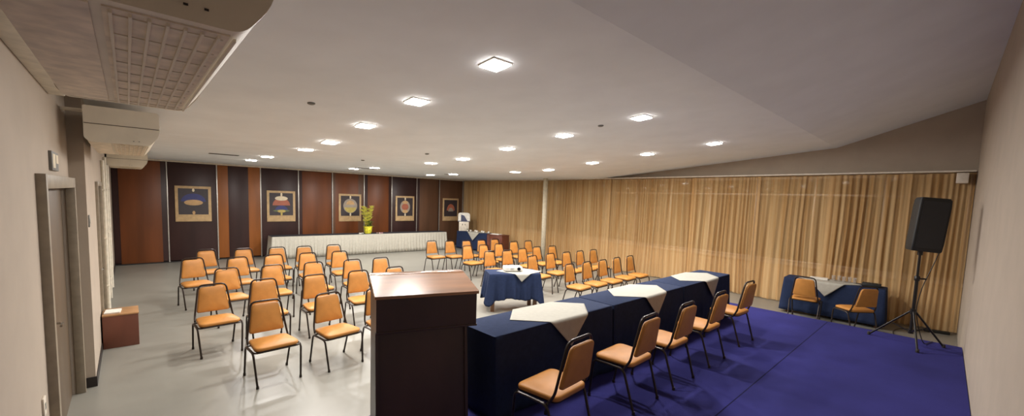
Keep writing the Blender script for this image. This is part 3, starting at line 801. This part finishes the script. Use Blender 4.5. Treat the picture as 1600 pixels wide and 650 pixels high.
# crockery
def cup(x, y, z, lab, tall=False):
    t = thing('coffee_cup' if not tall else 'water_glass', lab, 'cup' if not tall else 'glass', (x, y, z), 0, 'cups on the corner sideboard' if not tall else 'glasses on the corner desk')
    bm = new()
    if tall: lathe(bm, [(.025, 0), (.033, .11), (.031, .11), (.023, .006)], n=18); link('tumbler', bm, 'clear', t, True)
    else:
        lathe(bm, [(.025, .008), (.04, .045), (.045, .075), (.041, .075), (.022, .014)], n=18); link('bowl', bm, 'china', t, True)
        bm = new(); lathe(bm, [(.03, 0), (.07, .012), (.07, .015), (.03, .008)], n=20); link('saucer', bm, 'china', t, True)
        bm = new(); tube(bm, fillet([(.042, 0, .06), (.068, 0, .055), (.066, 0, .03), (.036, 0, .026)], .012), .004, 6); link('handle', bm, 'china', t, True)
words = ['nearest the dispenser', 'second from the dispenser', 'third from the dispenser', 'fourth from the dispenser', 'fifth from the dispenser', 'sixth from the dispenser']
for k in range(6):
    c = bp(.72+.19*k, .12+.10*(k % 2)); z = .756 if k < 5 else .7465
    if .72+.19*k < 1.6: z = .7562
    if .72+.19*k > 1.6: z = .7522
    cup(c[0], c[1], z, 'white cup on the corner sideboard, %s' % words[k])
c = bp(2.12, .2)
bm = new(); box(bm, -.22, .22, -.13, .13, 0, .015, .004); box(bm, -.19, .19, -.10, .10, .012, .03, .003); tag(link('serving_tray', bm, 'china', None, True, (*c, .7465), (0, 0, ba)), 'flat white tray at the right end of the corner sideboard', 'tray')
c = bp(.5, .16)
t = thing('potted_plant', 'small green potted plant beside the drink dispenser', 'plant', (*c, .7525))
bm = new(); lathe(bm, [(.03, 0), (.04, .07), (.034, .07), (.03, .05)], n=16); link('pot', bm, 'china', t, True)
bm = new(); 
for k in range(14):
    a = rf.random()*2*PI; leaf(bm, (0, 0, .06), (math.cos(a), math.sin(a), 1.2), .11, .014)
link('leaves', bm, 'leaf', t, True)

# ------------------------------------------------------------------ corner desk
DX, DY, DA = 10.47, 1.58, R(90)+R(2)
table(1.56, .48, .735, 'navy-covered desk by the curtain in the right corner', (DX, DY, 0), DA)
drape(1.62, .50, .742, .06, ('tablecloth', 'navy cloth over the desk in the right corner'), (DX, DY, 0), DA, waves=9, amp=.012, flare=.025, seed=4)
overlay(DX+.0, DY+.08, .7455, .56, .52, 'white overlay pointing down the front of the corner desk', DA)
dn = ['leftmost', 'second from left', 'middle', 'fourth from left', 'rightmost']
for k in range(5):
    cup(DX+.10+.04*(k % 2), DY+.02-.085*k, .7495, 'clear glass on the corner desk, %s of its cluster' % dn[k], True)
bm = new()
for k in range(6): box(bm, -.11, .11, -.15, .15, .004*k, .004*k+.0032)
tag(link('paper_stack', bm, 'paper', None, False, (DX+.08, DY+.26, .7495), (0, 0, R(8))), 'stack of white paper on the left half of the corner desk', 'paper')
t = thing('audio_mixer', 'small black audio box at the right end of the corner desk', 'audio equipment', (DX+.06, DY-.58, .745), DA)
bm = new(); box(bm, -.14, .14, -.09, .09, 0, .06, .008); link('case', bm, 'speaker', t, True)
bm = new()
for k in range(5): lathe(bm, [(.008, .06), (.007, .075)], (-.1+.05*k, 0, 0), 10)
link('knob', bm, 'steel', t)

# ------------------------------------------------------------------ loudspeaker and stand
SX, SY = 8.22, .30
t = thing('speaker_stand', 'black tripod loudspeaker stand near the right wall', 'speaker stand', (SX, SY, ST))
bm = new(); tube(bm, [(0, 0, .16), (0, 0, .95)], .021, 14); tube(bm, [(0, 0, .95), (0, 0, 1.42)], .016, 14); link('pole', bm, 'stand', t, True)
bm = new(); lathe(bm, [(.03, .93), (.032, .94), (.032, .99), (.024, 1.0)], n=16); lathe(bm, [(.034, .44), (.034, .52)], n=16); lathe(bm, [(.03, .16), (.03, .22)], n=16); link('collar', bm, 'stand', t, True)
bm = new(); tube(bm, [(0, -.03, .965), (.02, -.075, .965)], .012, 10); lathe(bm, [(.02, .955), (.02, .975)], (.024, -.08, 0), 12); link('knob', bm, 'stand', t, True)
for tip in ((.10, .46, .012), (.20, -.34, .012), (-.40, -.10, .012)):
    v = Vector((tip[0], tip[1], 0)).normalized()
    bm = new(); tube(bm, [(v.x*.03, v.y*.03, .48), tip], .013, 10); lg = link('leg', bm, 'stand', t, True)
    bm = new(); lathe(bm, [(.02, -.012), (.02, .025), (.016, .035)], tip, 12); link('rubber_foot', bm, 'black_base', lg, True)
    bm = new(); mid = Vector((tip[0], tip[1], 0))*.45; tube(bm, [(v.x*.03, v.y*.03, .19), (mid.x, mid.y, .262)], .008, 8); link('brace', bm, 'stand', t, True)
t = thing('loudspeaker', 'black loudspeaker mounted on the tripod stand in front of the curtain', 'loudspeaker', (SX, SY, ST+1.36), R(-62))
tm = Matrix.Rotation(R(4), 4, 'Y')
bm = new()
P = roundpoly([(-.18, -.15), (.18, -.15), (.12, .16), (-.12, .16)], [.03, .03, .05, .05], 5)
rings = []
for z, s in ((0, .90), (.02, .97), (.12, 1), (.63, 1), (.72, .97), (.75, .88)):
    rings.append([bm.verts.new((u*s, v*s, z)) for u, v in P])
for a, b in zip(rings, rings[1:]):
    for k in range(len(P)): bm.faces.new((a[k], a[(k+1) % len(P)], b[(k+1) % len(P)], b[k]))
bm.faces.new(rings[0][::-1]); bm.faces.new(rings[-1]); bmesh.ops.transform(bm, matrix=tm, verts=bm.verts[:])
link('cabinet', bm, 'speaker', t, True)
bm = new(); P2 = roundpoly([(-.15, .05), (.15, .05), (.15, .70), (-.15, .70)], .03, 4); prism(bm, P2, -.157, -.149, lambda u, v, s: (u*.95, s, v)); bmesh.ops.transform(bm, matrix=tm, verts=bm.verts[:]); link('front_grille', bm, 'speaker_grille', t, True)
bm = new(); tube(bm, fillet([(-.05, .13, .69), (-.05, .17, .71), (.05, .17, .71), (.05, .13, .69)], .02), .01, 8); link('carry_handle', bm, 'speaker', t, True)
bm = new(); lathe(bm, [(.03, -.06), (.03, .01)], n=16); link('pole_socket', bm, 'stand', t, True)
bm = new()
pts = [(SX+.17, SY-.12, 1.85), (SX+.22, SY-.20, 1.72), (SX+.14, SY-.14, 1.45), (SX+.05, SY-.06, 1.15), (SX+.045, SY-.02, .8), (SX+.08, SY-.08, .5), (SX+.1, SY-.14, .31), (SX+.42, SY-.22, .308)]
tag(link('speaker_cable', tube(bm, fillet(pts, .12, 6), .006, 8), 'cable', None, True), 'black cable looping from the loudspeaker down to the stand', 'cable')
# power strip on floor + pale cable box
t = thing('power_strip', 'black power strip on the floor at the foot of the curtain by the right wall', 'power strip', (10.86, .06, 0), R(100))
bm = new(); box(bm, -.17, .17, -.035, .035, 0, .05, .006); link('housing', bm, 'cable', t, True)
bm = new()
for k in range(4): lathe(bm, [(.02, .05), (.02, .053)], (-.11+.073*k, 0, 0), 14)
link('socket', bm, 'black_base', t)
bm = new(); P_ = [(10.80, .24, .012), (10.62, .55, .012), (10.2, .62, .012), (9.4, .45, .012), (8.95, .3, .012)]
tag(link('floor_cable', tube(bm, fillet(P_, .2, 6), .006, 6), 'cable', None, True), 'black cable lying on the floor strip beside the stage edge', 'cable')

# ------------------------------------------------------------------ world, camera
w = bpy.data.worlds.new('world'); SC.world = w; w.use_nodes = True
w.node_tree.nodes['Background'].inputs[0].default_value = (.02, .018, .016, 1); w.node_tree.nodes['Background'].inputs[1].default_value = .5

F, CX, CY = 644.0, 800.0, 365.0
yaw, pit, rol = R(43.03), R(-4.83), R(1.96)
f = Vector((math.sin(yaw)*math.cos(pit), math.cos(yaw)*math.cos(pit), math.sin(pit)))
r = Vector((math.cos(yaw), -math.sin(yaw), 0)); u = r.cross(f)
r2 = r*math.cos(rol)+u*math.sin(rol); u2 = -r*math.sin(rol)+u*math.cos(rol)
cam = bpy.data.cameras.new('camera'); co = bpy.data.objects.new('camera', cam); COL.objects.link(co)
mw = Matrix((r2, u2, -f)).transposed().to_4x4(); mw.translation = Vector((0, 0, 2.2)); co.matrix_world = mw
cam.sensor_fit = 'HORIZONTAL'; cam.sensor_width = 36; cam.lens = F/1600*36
cam.shift_x = 0; cam.shift_y = (CY-325)/1600
cam.clip_start = .02; SC.camera = co
SC.view_settings.view_transform = 'Standard'; SC.view_settings.look = 'None'; SC.view_settings.gamma = 1
SC.view_settings.use_curve_mapping = False; SC.view_settings.exposure = 0.0
